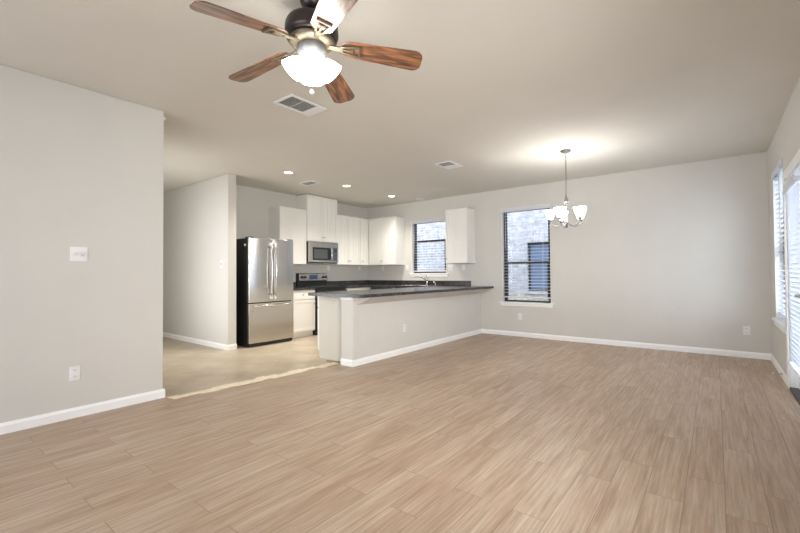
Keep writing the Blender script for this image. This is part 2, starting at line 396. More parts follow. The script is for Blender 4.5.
# unfinished seam between the two floors
random.seed(3)
pl, pr = [], []
y = YE + .02
def seam_x(y): return -4.06 + (y - YE) / (YP - YE) * .165
while y < YP + .02:
    dy = random.uniform(.07, .20); c = seam_x(y) + random.uniform(-.024, .024)
    wd = random.uniform(.045, .085)
    pl += [(c - wd, y), (c - wd, min(y + dy, YP + .03))]; pr += [(c + wd * .8, y + .02), (c + wd * .8, min(y + dy, YP + .03))]
    y += dy
struct('trim_1', prism(B(), pl + pr[::-1], .003), ADHES)
struct('trim_2', prism(B(), [(-4.07, YP - .01), (-3.815, YP + .0), (-3.815, YP + .095), (-4.1, YP + .1), (-4.16, YP + .06)], .0022), BROWN)  # brown patch on the floor at the low wall's end

# window returns, frames, glass, sills
def window_y(name, W, mid):
    x0, x1, z0, z1 = W; ya = YB + .078; yb = YB + .13; t = .06
    bm = B()
    box(bm, (x0, ya, z0), (x0 + t, yb, z1)); box(bm, (x1 - t, ya, z0), (x1, yb, z1))
    box(bm, (x0 + t, ya, z0), (x1 - t, yb, z0 + .03)); box(bm, (x0 + t, ya, z1 - t), (x1 - t, yb, z1))
    box(bm, (x0 + t, ya - .01, mid - .022), (x1 - t, yb, mid + .022))
    box(bm, (x0 + t, ya - .012, z0 + t), (x0 + t + .02, ya + .02, mid)); box(bm, (x1 - t - .02, ya - .012, z0 + t), (x1 - t, ya + .02, mid))
    f = struct(name, bm, FRAMEB)
    obj('window_pane', box(B(), (x0 + t, yb - .022, z0 + .03), (x1 - t, yb - .017, z1 - t)), GLASS, f)
    obj('window_sill', box(B(), (x0 - .05, YB - .028, z0 - .028), (x1 + .05, YB + .085, z0 + .001)), TRIM, f, .006)
    obj('sill_apron', box(B(), (x0 - .03, YB - .014, z0 - .075), (x1 + .03, YB - .0005, z0 - .028)), TRIM, f, .004)
    bm = B(); box(bm, (x0, YB + .001, z0), (x0 + .006, ya, z1)); box(bm, (x1 - .006, YB + .001, z0), (x1, ya, z1)); box(bm, (x0, YB + .001, z1 - .006), (x1, ya, z1))
    obj('window_return', bm, TRIM, f)
    return f
window_y('window_1', W1, 1.86)
window_y('window_2', W2, 1.352)
def window_x(name, W, mid):
    y0, y1, z0, z1 = W; xa = XR + .078; xb = XR + .13; t = .06
    bm = B()
    box(bm, (xa, y0, z0), (xb, y0 + t, z1)); box(bm, (xa, y1 - t, z0), (xb, y1, z1))
    box(bm, (xa, y0 + t, z0), (xb, y1 - t, z0 + t)); box(bm, (xa, y0 + t, z1 - t), (xb, y1 - t, z1)); box(bm, (xa - .01, y0 + t, mid - .022), (xb, y1 - t, mid + .022))
    f = struct(name, bm, FRAMEB)
    obj('window_pane', box(B(), (xb - .022, y0 + t, z0 + t), (xb - .017, y1 - t, z1 - t)), GLASS, f)
    obj('window_sill', box(B(), (XR - .035, y0 - .05, z0 - .03), (XR + .085, y1 + .05, z0 + .001)), TRIM, f, .006)
    obj('sill_apron', box(B(), (XR - .015, y0 - .03, z0 - .08), (XR - .0005, y1 + .03, z0 - .03)), TRIM, f, .004)
    bm = B(); box(bm, (XR + .001, y0, z0), (xa, y0 + .006, z1)); box(bm, (XR + .001, y1 - .006, z0), (xa, y1, z1)); box(bm, (XR + .001, y0, z1 - .006), (xa, y1, z1))
    obj('window_return', bm, TRIM, f)
window_x('window_3', W3, 1.4)

# patio door: casing, leaf with a glazed light, threshold, lever
y0, y1, z0, z1 = D1
bm = B(); cw = .085
box(bm, (XR - .016, y1, 0), (XR - .0005, y1 + cw, z1 + cw)); box(bm, (XR - .016, y0 - cw, 0), (XR - .0005, y0, z1 + cw)); box(bm, (XR - .016, y0, z1), (XR - .0005, y1, z1 + cw))
box(bm, (XR, y1 - .02, 0), (XR + T, y1, z1)); box(bm, (XR, y0, 0), (XR + T, y0 + .02, z1)); box(bm, (XR, y0 + .02, z1 - .02), (XR + T, y1 - .02, z1))
dr = struct('door_1', bm, TRIM, .003)
bm = B(); xa, xb = XR + .05, XR + .094; a, b = y0 + .024, y1 - .024
box(bm, (xa, a, .03), (xb, a + .115, z1 - .024)); box(bm, (xa, b - .115, .03), (xb, b, z1 - .024))
box(bm, (xa, a + .115, .03), (xb, b - .115, .27)); box(bm, (xa, a + .115, z1 - .15), (xb, b - .115, z1 - .024))
obj('door_leaf', bm, TRIM, dr, .003)
obj('door_pane', box(B(), (xa + .018, a + .115, .27), (xa + .024, b - .115, z1 - .15)), GLASS, dr)
obj('threshold', box(B(), (XR - .01, y0 + .02, 0.001), (XR + T, y1 - .02, .022)), FRAMEB, dr)
bm = B(); ly = y0 + .085
cyl(bm, (xa - .012, ly, .955), (xa, ly, .955), .032); cyl(bm, (xa - .075, ly, .955), (xa - .01, ly, .955), .011)
tube(bm, [(xa - .068, ly - .01, .955), (xa - .078, ly + .03, .955), (xa - .08, ly + .09, .953), (xa - .076, ly + .15, .95)], [.013, .013, .012, .014], 12)
obj('door_lever', bm, NICKEL, dr)

# ------------------------------------------------------------------ blinds
def blind_y(label, W, zbot, tilt=6, pitch=.057, group=None, front=None):
    x0, x1, z0, z1 = W; yc = YB + .043; x0 += .012; x1 -= .012
    t = thing('window_blind', label, 'blind', ((x0 + x1) / 2, yc, z1), group)
    obj('headrail', box(B(), (x0, YB + .012, z1 - .052), (x1, YB + .074, z1 - .007)), SLAT, t, .002)
    obj('valance', box(B(), (x0 - .02, YB - .012, z1 - .068), (x1 + .02, YB - .0005, z1 + .012)), SLAT, t, .004)
    bm = B(); z = z1 - .085
    R = Matrix.Rotation(math.radians(tilt), 4, 'X')
    while z > zbot + .03:
        box(bm, (x0, yc - .0285, z - .0015), (x1, yc + .0285, z + .0015), R); z -= pitch
    obj('slats', bm, SLAT, t)
    obj('bottom_rail', box(B(), (x0, yc - .028, zbot - .012), (x1, yc + .028, zbot + .012)), SLAT, t, .003)
    bm = B()
    for fx in (.15, .5, .85):
        xx = x0 + (x1 - x0) * fx
        for yy in (yc - .030, yc + .030): cyl(bm, (xx, yy, zbot), (xx, yy, z1 - .05), .0012, seg=6)
    obj('ladder_cord', bm, SLAT, t)
    obj('tilt_wand', cyl(B(), (x0 + .06, YB - .002, z1 - .75), (x0 + .06, YB + .004, z1 - .075), .004, seg=8), SLAT, t)
    return t
blind_y('white slatted blind over the kitchen sink window', W1, 1.215, 7)
blind_y('white slatted blind open in the dining window behind the chandelier', W2, .715, 6)
def blind_x(label, y0, y1, x, zbot, ztop, tilt, pitch, wand=True, vx=None, vend=-.01):
    t = thing('window_blind', label, 'blind', (x, (y0 + y1) / 2, ztop))
    obj('headrail', box(B(), (x - .028, y0, ztop - .05), (x + .028, y1, ztop - .005)), SLAT, t, .002)
    vx = x - .03 if vx is None else vx
    obj('valance', box(B(), (vx - .012, y0 - .01, ztop - .068), (vx, y1 - vend, ztop + .012)), SLAT, t, .004)
    bm = B(); z = ztop - .08; R = Matrix.Rotation(math.radians(tilt), 4, 'Y'); hw = .025
    while z > zbot + .025:
        box(bm, (x - hw, y0, z - .0015), (x + hw, y1, z + .0015), R); z -= pitch
    obj('slats', bm, SLAT, t)
    obj('bottom_rail', box(B(), (x - .02, y0, zbot - .012), (x + .02, y1, zbot + .012)), SLAT, t, .003)
    if wand: obj('tilt_wand', cyl(B(), (vx - .02, y0 + .10, ztop - 1.05), (vx - .016, y0 + .10, ztop - .06), .006, seg=8), SLAT, t)
    return t
blind_x('white slatted blind in the side window nearest the room corner', W3[0] + .012, W3[1] - .012, XR + .044, .66, W3[3] - .002, -12, .057, vx=XR - .002)
blind_x('long white blind hung on the patio door', y0 + .125, y1 - .05, XR - .004, .27, 1.96, 78, .042, wand=False, vend=.17)

# ------------------------------------------------------------------ house next door and the ground
YN = 9.6
HBR = brick_mat('pale_brick', (0.60, 0.585, 0.60), (0.46, 0.45, 0.47), (0.66, 0.66, 0.68), .20, .068, .006)
SOLD = brick_mat('soldier_brick', (0.60, 0.585, 0.60), (0.50, 0.49, 0.51), (0.68, 0.68, 0.70), .068, .30, .006)
STONE = brick_mat('cream_stone', (0.74, 0.66, 0.50), (0.55, 0.50, 0.42), (0.62, 0.58, 0.52), .30, .14, .010)
nh = thing('neighbour_house', 'pale brick house next door seen through the dining window blind', 'house', (-3.2, YN + .1, -.15))
NW = (-3.6, -2.4, .72, 1.90)
bm = B(); zt = 5.0
box(bm, (-11, YN, .64), (NW[0], YN + .2, zt)); box(bm, (NW[1], YN, .64), (4, YN + .2, zt)); box(bm, (NW[0], YN, NW[3] + .30), (NW[1], YN + .2, zt)); box(bm, (NW[0], YN, .64), (NW[1], YN + .2, NW[2] - .07))
obj('brick_wall', bm, HBR, nh)
obj('soldier_course', box(B(), (NW[0] , YN - .004, NW[3]), (NW[1] , YN + .2, NW[3] + .30)), SOLD, nh)
obj('sill_course', box(B(), (NW[0] - .05, YN - .05, NW[2] - .07), (NW[1] + .05, YN + .2, NW[2])), SOLD, nh)
obj('stone_base', box(B(), (-11, YN - .03, -.15), (4, YN + .2, .64)), STONE, nh)
bm = B(); x0, x1, z0, z1 = NW; t_ = .05
box(bm, (x0, YN + .09, z0), (x0 + t_, YN + .14, z1)); box(bm, (x1 - t_, YN + .09, z0), (x1, YN + .14, z1)); box(bm, (x0, YN + .09, z0), (x1, YN + .14, z0 + t_)); box(bm, (x0, YN + .06, z1 - t_), (x1, YN + .14, z1))
fr = obj('window', bm, FRAMEB, nh)
NBL = mat('neighbour_blue_blind', (0.17, 0.23, 0.34), 0.4, var=0.1)
obj('pane', box(B(), (x0 + t_, YN + .11, z0 + t_), (x1 - t_, YN + .12, z1 - t_)), NBL, fr)
GRASS = mat('side_yard_gravel', (0.40, 0.38, 0.33), 0.95, var=0.2, scale=20)
bm = B(); box(bm, (-13, -6, -.25), (8, 14, -.15))
struct('ground', bm, GRASS)

FENCE = mat('added_fence_dark', (0.022, 0.024, 0.02), 0.9, var=0.25, stretch=(4, 4, .6))  # dark fence added outside to darken the gaps between side window slats
bm = B()
for i in range(24): box(bm, (.75 + i * .14, 8.6 + .006 * (i % 2), -.15), (.885 + i * .14, 8.62 + .006 * (i % 2), 2.6))
struct('added_yard_fence', bm, FENCE)

# ------------------------------------------------------------------ cabinets
def door_panel(bm, axis, face, out, u0, u1, z0, z1, bead=.075):
    """a flat framed door whose front is at face, standing out along out (+1/-1) on axis, spanning u0..u1"""
    t = .02
    def put(a, b, c, d, f0, f1):
        lo, hi = min(face + out * f0, face + out * f1), max(face + out * f0, face + out * f1)
        if axis == 'x': box(bm, (lo, a, c), (hi, b, d))
        else: box(bm, (a, lo, c), (b, hi, d))
    s = .05
    put(u0, u0 + s, z0, z1, -t, 0); put(u1 - s, u1, z0, z1, -t, 0)
    put(u0 + s, u1 - s, z0, z0 + s, -t, 0); put(u0 + s, u1 - s, z1 - s, z1, -t, 0)
    # tongue-and-groove centre boards
    n = max(1, round((u1 - u0 - 2 * s) / bead)); wd = (u1 - u0 - 2 * s) / n
    for i in range(n):
        put(u0 + s + i * wd + .0015, u0 + s + (i + 1) * wd - .0015, z0 + s, z1 - s, -t, -.006)
    put(u0 + s, u1 - s, z0 + s, z1 - s, -t, -.010)
    return bm
def knob(axis, face, out, u, z):
    bm = B(); d = Vector((out, 0, 0)) if axis == 'x' else Vector((0, out, 0))
    p = Vector((face, u, z)) if axis == 'x' else Vector((u, face, z))
    cyl(bm, p, p + d * .016, .005, seg=10)
    cyl(bm, p + d * .014, p + d * .026, .011, .014, seg=14)
    return bm
def wall_cab(label, axis, wallp, out, u0, u1, z0, z1, depth, doors, gap=.0015):
    """doors: list of (u0, u1, knob_u)"""
    face = wallp + out * depth
    lo, hi = sorted((wallp + out * gap, face - out * .021))
    base = (((lo + hi) / 2), (u0 + u1) / 2, z0) if axis == 'x' else ((u0 + u1) / 2, (lo + hi) / 2, z0)
    t = thing('wall_cabinet', label, 'cabinet', base, None)
    bm = B()
    if axis == 'x': box(bm, (lo, u0, z0), (hi, u1, z1))
    else: box(bm, (u0, lo, z0), (u1, hi, z1))
    obj('carcass', bm, CAB, t, .002)
    for a, b, k in doors:
        d = obj('door', door_panel(B(), axis, face, out, a + .004, b - .004, z0 + .006, z1 - .012), CAB, t, .0015)
        if k is not None: obj('knob', knob(axis, face, out, k, z0 + .085), NICKEL, d)
    return t
g1 = XS; dC = .335
wall_cab('white wall cabinet above the refrigerator side, left of the microwave', 'x', XS, 1, 4.425, 5.035, 1.355, 2.42, dC, [(4.425, 5.035, None)])
wall_cab('tall white cabinet directly above the microwave, reaching the ceiling', 'x', XS, 1, 5.04, 5.835, 1.815, 2.728, .355, [(5.04, 5.4375, 5.41), (5.4375, 5.835, 5.465)])
wall_cab('white double-door wall cabinet right of the microwave', 'x', XS, 1, 5.84, 6.535, 1.36, 2.42, dC, [(5.84, 6.1875, 6.16), (6.1875, 6.535, 6.215)])
# corner unit and the pair facing the room
wall_cab('narrow white corner wall cabinet between the two cabinet runs', 'x', XS, 1, 6.54, 7.15, 1.36, 2.42, dC, [(6.54, 6.81, 6.60)])
wall_cab('white two-door wall cabinet left of the kitchen window', 'y', YB, -1, XS + dC + .004, -5.47, 1.36, 2.42, dC, [(XS + dC + .004, -5.86, -5.885), (-5.86, -5.47, -5.835)])
wall_cab('white single-door wall cabinet right of the kitchen window', 'y', YB, -1, -4.20, -3.715, 1.36, 2.42, dC, [(-4.20, -3.715, -4.165)])

def base_cab(label, axis, wallp, out, u0, u1, depth, doors, drawers=True, top=.872, gap=.0015, body_top=None):
    face = wallp + out * depth; lo, hi = sorted((wallp + out * gap, face - out * .021))
    base = ((lo + hi) / 2, (u0 + u1) / 2, 0) if axis == 'x' else ((u0 + u1) / 2, (lo + hi) / 2, 0)
    t = thing('base_cabinet', label, 'cabinet', base)
    tk = sorted((wallp + out * gap, face - out * .075))
    bm = B(); b2 = B()
    if axis == 'x': box(bm, (lo, u0, .10), (hi, u1, top)); box(b2, (tk[0], u0, .001), (tk[1], u1, .0995))
    else: box(bm, (u0, lo, .10), (u1, hi, body_top or top)); box(b2, (u0, tk[0], .001), (u1, tk[1], .0995))
    obj('carcass', bm, CAB, t, .002); obj('toe_kick', b2, CAB, t)
    for a, b, k in doors:
        zt = .685 if drawers else top - .012
        d = obj('door', door_panel(B(), axis, face, out, a + .004, b - .004, .115, zt, 2.0), CAB, t, .0015)
        if k is not None: obj('knob', knob(axis, face, out, k, zt - .07), NICKEL, d)
        if drawers:
            bm = B(); l2, h2 = sorted((face, face - out * .02))
            if axis == 'x': box(bm, (l2, a + .004, .70), (h2, b - .004, top - .012))
            else: box(bm, (a + .004, l2, .70), (b - .004, h2, top - .012))
            d = obj('drawer', bm, CAB, t, .003)
            obj('knob', knob(axis, face, out, (a + b) / 2, .785), NICKEL, d)
    return t
FD = XS + .61
base_cab('white base cabinet between the refrigerator and the range', 'x', XS, 1, 4.43, 5.02, .61, [(4.43, 5.02, 4.98)])
base_cab('white base cabinet right of the range, in the kitchen corner', 'x', XS, 1, 5.815, 7.15, .61, [(5.815, 6.51, 5.87)])
base_cab('white sink base cabinet under the kitchen window', 'y', YB, -1, -5.33, -4.43, .61, [(-5.33, -4.88, -4.92), (-4.88, -4.43, -4.84)], body_top=.735)
pc = base_cab('white peninsula base cabinet behind the low wall', 'x', -3.80, -1, 3.73, 6.53, .60, [(3.73 + i * .7, 4.43 + i * .7, 3.79 + i * .7) for i in range(4)])
obj('end_panel', box(B(), (-4.345, YP + .10, .001), (-3.802, 3.7285, .872)), PANELM, pc, .002)

# trim boards on the end of the low wall and sloped moulding under the bar overhang
bm = B(); box(bm, (XP + .0005, YP - .002, .083), (XP + .010, YP + .085, .868))
struct('trim_3', bm, WALL, .003)
bm = B()
prism(bm, [(0, 0), (.215, .092), (.215, .10), (0, .10)], YB - .002 - (YP + .09), Matrix(((1, 0, 0, XP + .0005), (0, 0, 1, YP + .09), (0, 1, 0, .768), (0, 0, 0, 1))))
struct('trim_4', bm, WALL)
bm = B(); box(bm, (-3.81, YP - .008, .835), (XP + .014, YP + .09, .868)); struct('trim_5', bm, TRIM, .003)

# ------------------------------------------------------------------ worktops
CT0, CT1 = .872, .912
sx0, sx1, sy0, sy1 = -5.24, -4.46, 6.62, 7.05      # sink cut-out
ct = thing('countertop', 'long dark granite countertop running along the window wall and over the peninsula', 'countertop', (-4.6, 6.8, CT0))
bm = B(); fy = YB - .635; wy = YB - .0015
box(bm, (XS + .0015, 5.812, CT0), (XS + .635, fy, CT1))
box(bm, (XS + .0015, fy, CT0), (sx0, wy, CT1)); box(bm, (sx0, fy, CT0), (sx1, sy0, CT1)); box(bm, (sx0, sy1, CT0), (sx1, wy, CT1)); box(bm, (sx1, fy, CT0), (-3.335, wy, CT1))
r = .04; x0, x1, y0 = -4.345, -3.335, 3.525
poly = [(x0, fy), (x0, y0), (x1 - r, y0)] + [(x1 - r + r * math.sin(a), y0 + r - r * math.cos(a)) for a in (PI / 8, PI / 4, 3 * PI / 8)] + [(x1, y0 + r), (x1, fy)]
prism(bm, poly[::-1], CT1 - CT0, Matrix.Translation((0, 0, CT0)))
obj('worktop', bm, GRAN, ct)
obj('backsplash', box(B(), (XS + .021, YB - .021, CT1), (-3.815, wy, CT1 + .10)), GRAN, ct, .003)
obj('backsplash', box(B(), (XS + .0015, 5.812, CT1), (XS + .020, wy, CT1 + .10)), GRAN, ct, .003)
ct2 = thing('countertop', 'short dark granite countertop between the refrigerator and the range', 'countertop', (XS + .3, 4.72, CT0))
obj('worktop', box(B(), (XS + .0015, 4.425, CT0), (XS + .635, 5.022, CT1)), GRAN, ct2, .004)
obj('backsplash', box(B(), (XS + .0015, 4.425, CT1), (XS + .020, 5.022, CT1 + .10)), GRAN, ct2, .003)

# sink, faucet, soap dispenser
sk = thing('sink', 'stainless double-bowl sink set in the counter under the window', 'sink', (-4.85, 6.84, .75))
bm = B()
for a, b in ((sx0 + .004, -4.855), (-4.845, sx1 - .004)):
    c, d = sy0 + .004, sy1 - .004
    box(bm, (a, c, .74), (b, d, .745)); box(bm, (a, c, .745), (a + .004, d, .912)); box(bm, (b - .004, c, .745), (b, d, .912)); box(bm, (a, c, .745), (b, c + .004, .912)); box(bm, (a, d - .004, .745), (b, d, .912))
obj('bowl', bm, STEEL, sk)
bm = B(); z = CT1 + .0005
box(bm, (sx0 - .02, sy0 - .02, z), (sx1 + .02, sy0 + .006, z + .005)); box(bm, (sx0 - .02, sy1 - .006, z), (sx1 + .02, sy1 + .012, z + .005)); box(bm, (sx0 - .02, sy0 + .006, z), (sx0 + .006, sy1 - .006, z + .005)); box(bm, (sx1 - .006, sy0 + .006, z), (sx1 + .02, sy1 - .006, z + .005)); box(bm, (-4.858, sy0 + .006, z), (-4.842, sy1 - .006, z + .005))
obj('rim', bm, STEEL, sk)
fx, fy_, fz = -4.835, 7.102, CT1 + .0005
fa = thing('faucet', 'chrome single-lever faucet behind the kitchen sink', 'faucet', (fx, fy_, fz))
bm = B(); lathe(bm, [(0, 0), (.028, 0), (.028, .012), (.021, .02), (.020, .10), (.024, .115), (.022, .15), (0, .155)], (fx, fy_, fz), 20)
obj('body', bm, CHROME, fa)
obj('spout', tube(B(), [(fx, fy_ - .005, fz + .11), (fx - .08, fy_ - .06, fz + .165), (fx - .15, fy_ - .11, fz + .185), (fx - .19, fy_ - .14, fz + .18), (fx - .20, fy_ - .15, fz + .165)], [.014, .013, .012, .012, .013], 12), CHROME, fa)
obj('lever', tube(B(), [(fx, fy_, fz + .15), (fx + .005, fy_ + .005, fz + .185), (fx - .03, fy_ - .01, fz + .215)], [.018, .013, .008], 12), CHROME, fa)
sd = thing('soap_dispenser', 'small chrome soap dispenser right of the faucet', 'soap dispenser', (-4.62, 7.102, fz))
obj('base', lathe(B(), [(0, 0), (.018, 0), (.018, .01), (.011, .016), (.011, .06), (0, .062)], (-4.62, 7.102, fz), 16), CHROME, sd)
obj('nozzle', tube(B(), [(-4.62, 7.102, fz + .055), (-4.62, 7.085, fz + .075), (-4.63, 7.04, fz + .075)], .007, 10), CHROME, sd)

# ------------------------------------------------------------------ refrigerator
fx0, fx1, fya, fyb, fzt = XS + .03, -5.815, 3.55, 4.405, 1.755
fr = thing('refrigerator', 'stainless french-door refrigerator with black sides by the hall corner', 'refrigerator', ((fx0 + fx1) / 2, (fya + fyb) / 2, 0))
obj('cabinet', box(B(), (fx0, fya + .006, .045), (fx1 - .062, fyb - .006, fzt - .005)), BLACK, fr, .004)
bm = B(); box(bm, (fx0 + .1, fya + .012, .001), (fx1 - .075, fyb - .012, .0445)); box(bm, (fx1 - .075, fya + .012, .012), (fx1 - .03, fyb - .012, .058)); obj('base_grille', bm, BLACK, fr, .003)
def bowed(bm, y0, y1, z0, z1, x0, x1, bow=.012):
    n = 10; poly = [(x0, y0)] + [(x1 - bow * (2 * i / n - 1) ** 2, y0 + (y1 - y0) * i / n) for i in range(n + 1)] + [(x0, y1)]
    prism(bm, poly, z1 - z0, Matrix.Translation((0, 0, z0))); return bm
ys = (fya + fyb) / 2; dx0 = fx1 - .058
def fridge_handle(y, z0, z1):
    bm = B(); pts = []
    for i in range(13):
        s = i / 12; pts.append((fx1 + .022 + .035 * math.sin(PI * s), y, z0 + (z1 - z0) * s))
    tube(bm, pts, .0125, 12)
    return bm
for k, (a, b, hy) in enumerate(((fya, ys - .002, ys - .040), (ys + .002, fyb, ys + .040))):
    d = obj('door', bowed(B(), a, b, .712, fzt, dx0, fx1), STEEL, fr, .003)
    obj('handle', fridge_handle(hy, .79, 1.66), STEEL, d)
    for z in (.79, 1.66): obj('handle_mount', box(B(), (fx1 - .006, hy - .015, z - .028), (fx1 + .030, hy + .015, z + .028)), PLATE, d, .006)
dw = obj('freezer_drawer', bowed(B(), fya, fyb, .062, .698, dx0, fx1), STEEL, fr, .003)
bm = B(); pts = [(fx1 + .015 + .03 * math.sin(PI * i / 12), fya + .08 + (fyb - fya - .16) * i / 12, .655) for i in range(13)]; tube(bm, pts, .013, 12)
for yy in (fya + .085, fyb - .085): box(bm, (fx1 - .012, yy - .018, .638), (fx1 + .02, yy + .018, .672))
obj('handle', bm, CHROME, dw)
obj('badge', cyl(B(), (fx1 - .012, fya + .075, .585), (fx1 - .002, fya + .075, .585), .017, seg=20), NICKEL, dw)
for yy in (fya + .05, fyb - .05): obj('hinge_cover', box(B(), (fx1 - .14, yy - .04, fzt - .004), (fx1 - .02, yy + .04, fzt + .018)), BLACK, fr, .006)
obj('label_sticker', box(B(), (fx1 - .16, fya + .0045, fzt - .13), (fx1 - .11, fya + .0058, fzt - .095)), PLATE, fr)

# ------------------------------------------------------------------ microwave
mx0, mx1, my0, my1, mz0, mz1 = XS + .0015, XS + .41, 5.042, 5.805, 1.385, 1.808
mw = thing('microwave', 'stainless microwave hung under the tall cabinet above the range', 'microwave', ((mx0 + mx1) / 2, (my0 + my1) / 2, mz0))
obj('body', box(B(), (mx0, my0, mz0), (mx1 - .03, my1, mz1)), BLACK, mw, .003)
bm = B(); f0, f1 = mx1 - .03, mx1
dy0, dy1 = my0 + .085, my1 - .275
dz0, dz1 = mz0 + .055, mz1 - .115
box(bm, (f0, my0, mz0 + .015), (f1, dy0, mz1)); box(bm, (f0, dy0, dz1), (f1, my1, mz1)); box(bm, (f0, dy0, mz0 + .015), (f1, my1, dz0)); box(bm, (f0, dy1 + .09, dz0), (f1, dy1 + .135, dz1)); box(bm, (f0, my1 - .03, dz0), (f1, my1, dz1))
d = obj('door', bm, STEEL, mw, .002)
obj('door_window', box(B(), (f0, dy0, dz0), (f1 - .004, dy1 + .09, dz1)), BGLASS, d)
obj('door_screen', box(B(), (f1 - .004, dy0 + .04, dz0 + .035), (f1 - .003, dy1 - .02, dz1 - .035)), MESHGL, d)
obj('handle', tube(B(), [(f1 + .004, dy1 + .055, dz0 + .01), (f1 + .03, dy1 + .06, dz0 + .05), (f1 + .036, dy1 + .06, (dz0 + dz1) / 2), (f1 + .03, dy1 + .06, dz1 - .05), (f1 + .004, dy1 + .055, dz1 - .01)], .013, 10), CHROME, d)
p = obj('control_panel', box(B(), (f0, dy1 + .135, dz0), (f1 - .002, my1 - .03, dz1)), BGLASS, mw)
bm = B()
for i in range(5):
    for j in range(3):
        yy = dy1 + .147 + j * .032; zz = dz0 + .02 + i * .033
        box(bm, (f1 - .0025, yy, zz), (f1 - .0008, yy + .022, zz + .020))
obj('keypad', bm, mat('keypad_blue_grey', (0.10, 0.12, 0.17), .4), p)
obj('display', box(B(), (f1 - .0025, dy1 + .147, dz1 - .055), (f1 - .0008, my1 - .042, dz1 - .02)), BLUE, p)
bm = B()
for i in range(14): box(bm, (f1 - .001, my0 + .05 + i * .047, mz1 - .028), (f1 + .001, my0 + .085 + i * .047, mz1 - .020))
obj('vent_grille', bm, SLOT, mw)
obj('underside_filter', box(B(), (mx0 + .05, my0 + .06, mz0 - .006), (mx1 - .06, my1 - .06, mz0)), NICKEL, mw)

# ------------------------------------------------------------------ range
ry0, ry1 = 5.03, 5.803; rx1 = XS + .665
rg = thing('range', 'electric range with black glass cooktop and stainless control panel', 'range', (XS + .33, (ry0 + ry1) / 2, 0))
obj('body', box(B(), (XS + .02, ry0, .09), (rx1 - .045, ry1, .905)), BLACK, rg, .003)
obj('toe_panel', box(B(), (XS + .05, ry0 + .01, .001), (rx1 - .08, ry1 - .01, .09)), BLACK, rg)
d = obj('oven_door', box(B(), (rx1 - .045, ry0, .27), (rx1, ry1, .855)), BLACK, rg, .006)
obj('oven_window', box(B(), (rx1, ry0 + .12, .40), (rx1 + .002, ry1 - .12, .72)), BGLASS, d)
bm = B(); tube(bm, [(rx1 + .045, ry0 + .05, .80), (rx1 + .045, ry1 - .05, .80)], .012, 12)
for yy in (ry0 + .07, ry1 - .07): cyl(bm, (rx1, yy, .80), (rx1 + .045, yy, .80), .009, seg=10)
obj('handle', bm, STEEL, d)
obj('storage_drawer', box(B(), (rx1 - .045, ry0, .095), (rx1 - .004, ry1, .26)), BLACK, rg, .005)
ck = obj('cooktop', box(B(), (XS + .065, ry0 - .004, .905), (rx1 - .002, ry1 + .004, .922)), BGLASS, rg, .004)
for i, (bx, by, br) in enumerate(((XS + .22, ry0 + .2, .08), (XS + .22, ry1 - .2, .10), (XS + .48, ry0 + .2, .10), (XS + .48, ry1 - .2, .08))):
    bm = B(); lathe(bm, [(br, .9222), (br, .9228), (br - .006, .9228), (br - .006, .9222)], (bx, by, 0), 40); obj('burner', bm, SLOT, ck)
bg0, bg1 = XS + .0015, XS + .07
obj('backguard', box(B(), (bg0, ry0 + .002, .905), (bg1 - .012, ry1 - .002, 1.185)), BLACK, rg, .008)
pn = obj('control_panel', box(B(), (bg1 - .012, ry0 + .028, 1.025), (bg1 + .008, ry1 - .004, 1.178)), STEEL, rg, .012)
for yy in (ry0 + .10, ry0 + .175, ry1 - .125, ry1 - .055):
    bm = B(); cyl(bm, (bg1 + .008, yy, 1.10), (bg1 + .016, yy, 1.10), .027, seg=20); cyl(bm, (bg1 + .016, yy, 1.10), (bg1 + .034, yy, 1.10), .021, .018, seg=20)
    obj('knob', bm, BLACK, pn)
obj('display', box(B(), (bg1 + .008, ry0 + .285, 1.055), (bg1 + .0105, ry0 + .50, 1.15)), BLUE, pn)

# ------------------------------------------------------------------ dishwasher (back wall, left of the sink)
dwx0, dwx1 = -5.94, -5.335; dface = YB - .62
dd = thing('dishwasher', 'black dishwasher under the counter left of the sink', 'dishwasher', ((dwx0 + dwx1) / 2, dface + .3, 0))
obj('tub', box(B(), (dwx0 + .01, dface + .03, .10), (dwx1 - .004, YB - .03, .868)), BLACK, dd)
d = obj('door', box(B(), (dwx0 + .01, dface, .115), (dwx1 - .004, dface + .03, .76)), BLACK, dd, .004)
obj('control_panel', box(B(), (dwx0 + .01, dface - .008, .765), (dwx1 - .004, dface + .03, .866)), BGLASS, dd, .004)
obj('toe_panel', box(B(), (dwx0 + .01, dface + .06, .001), (dwx1 - .004, dface + .08, .10)), BLACK, dd)

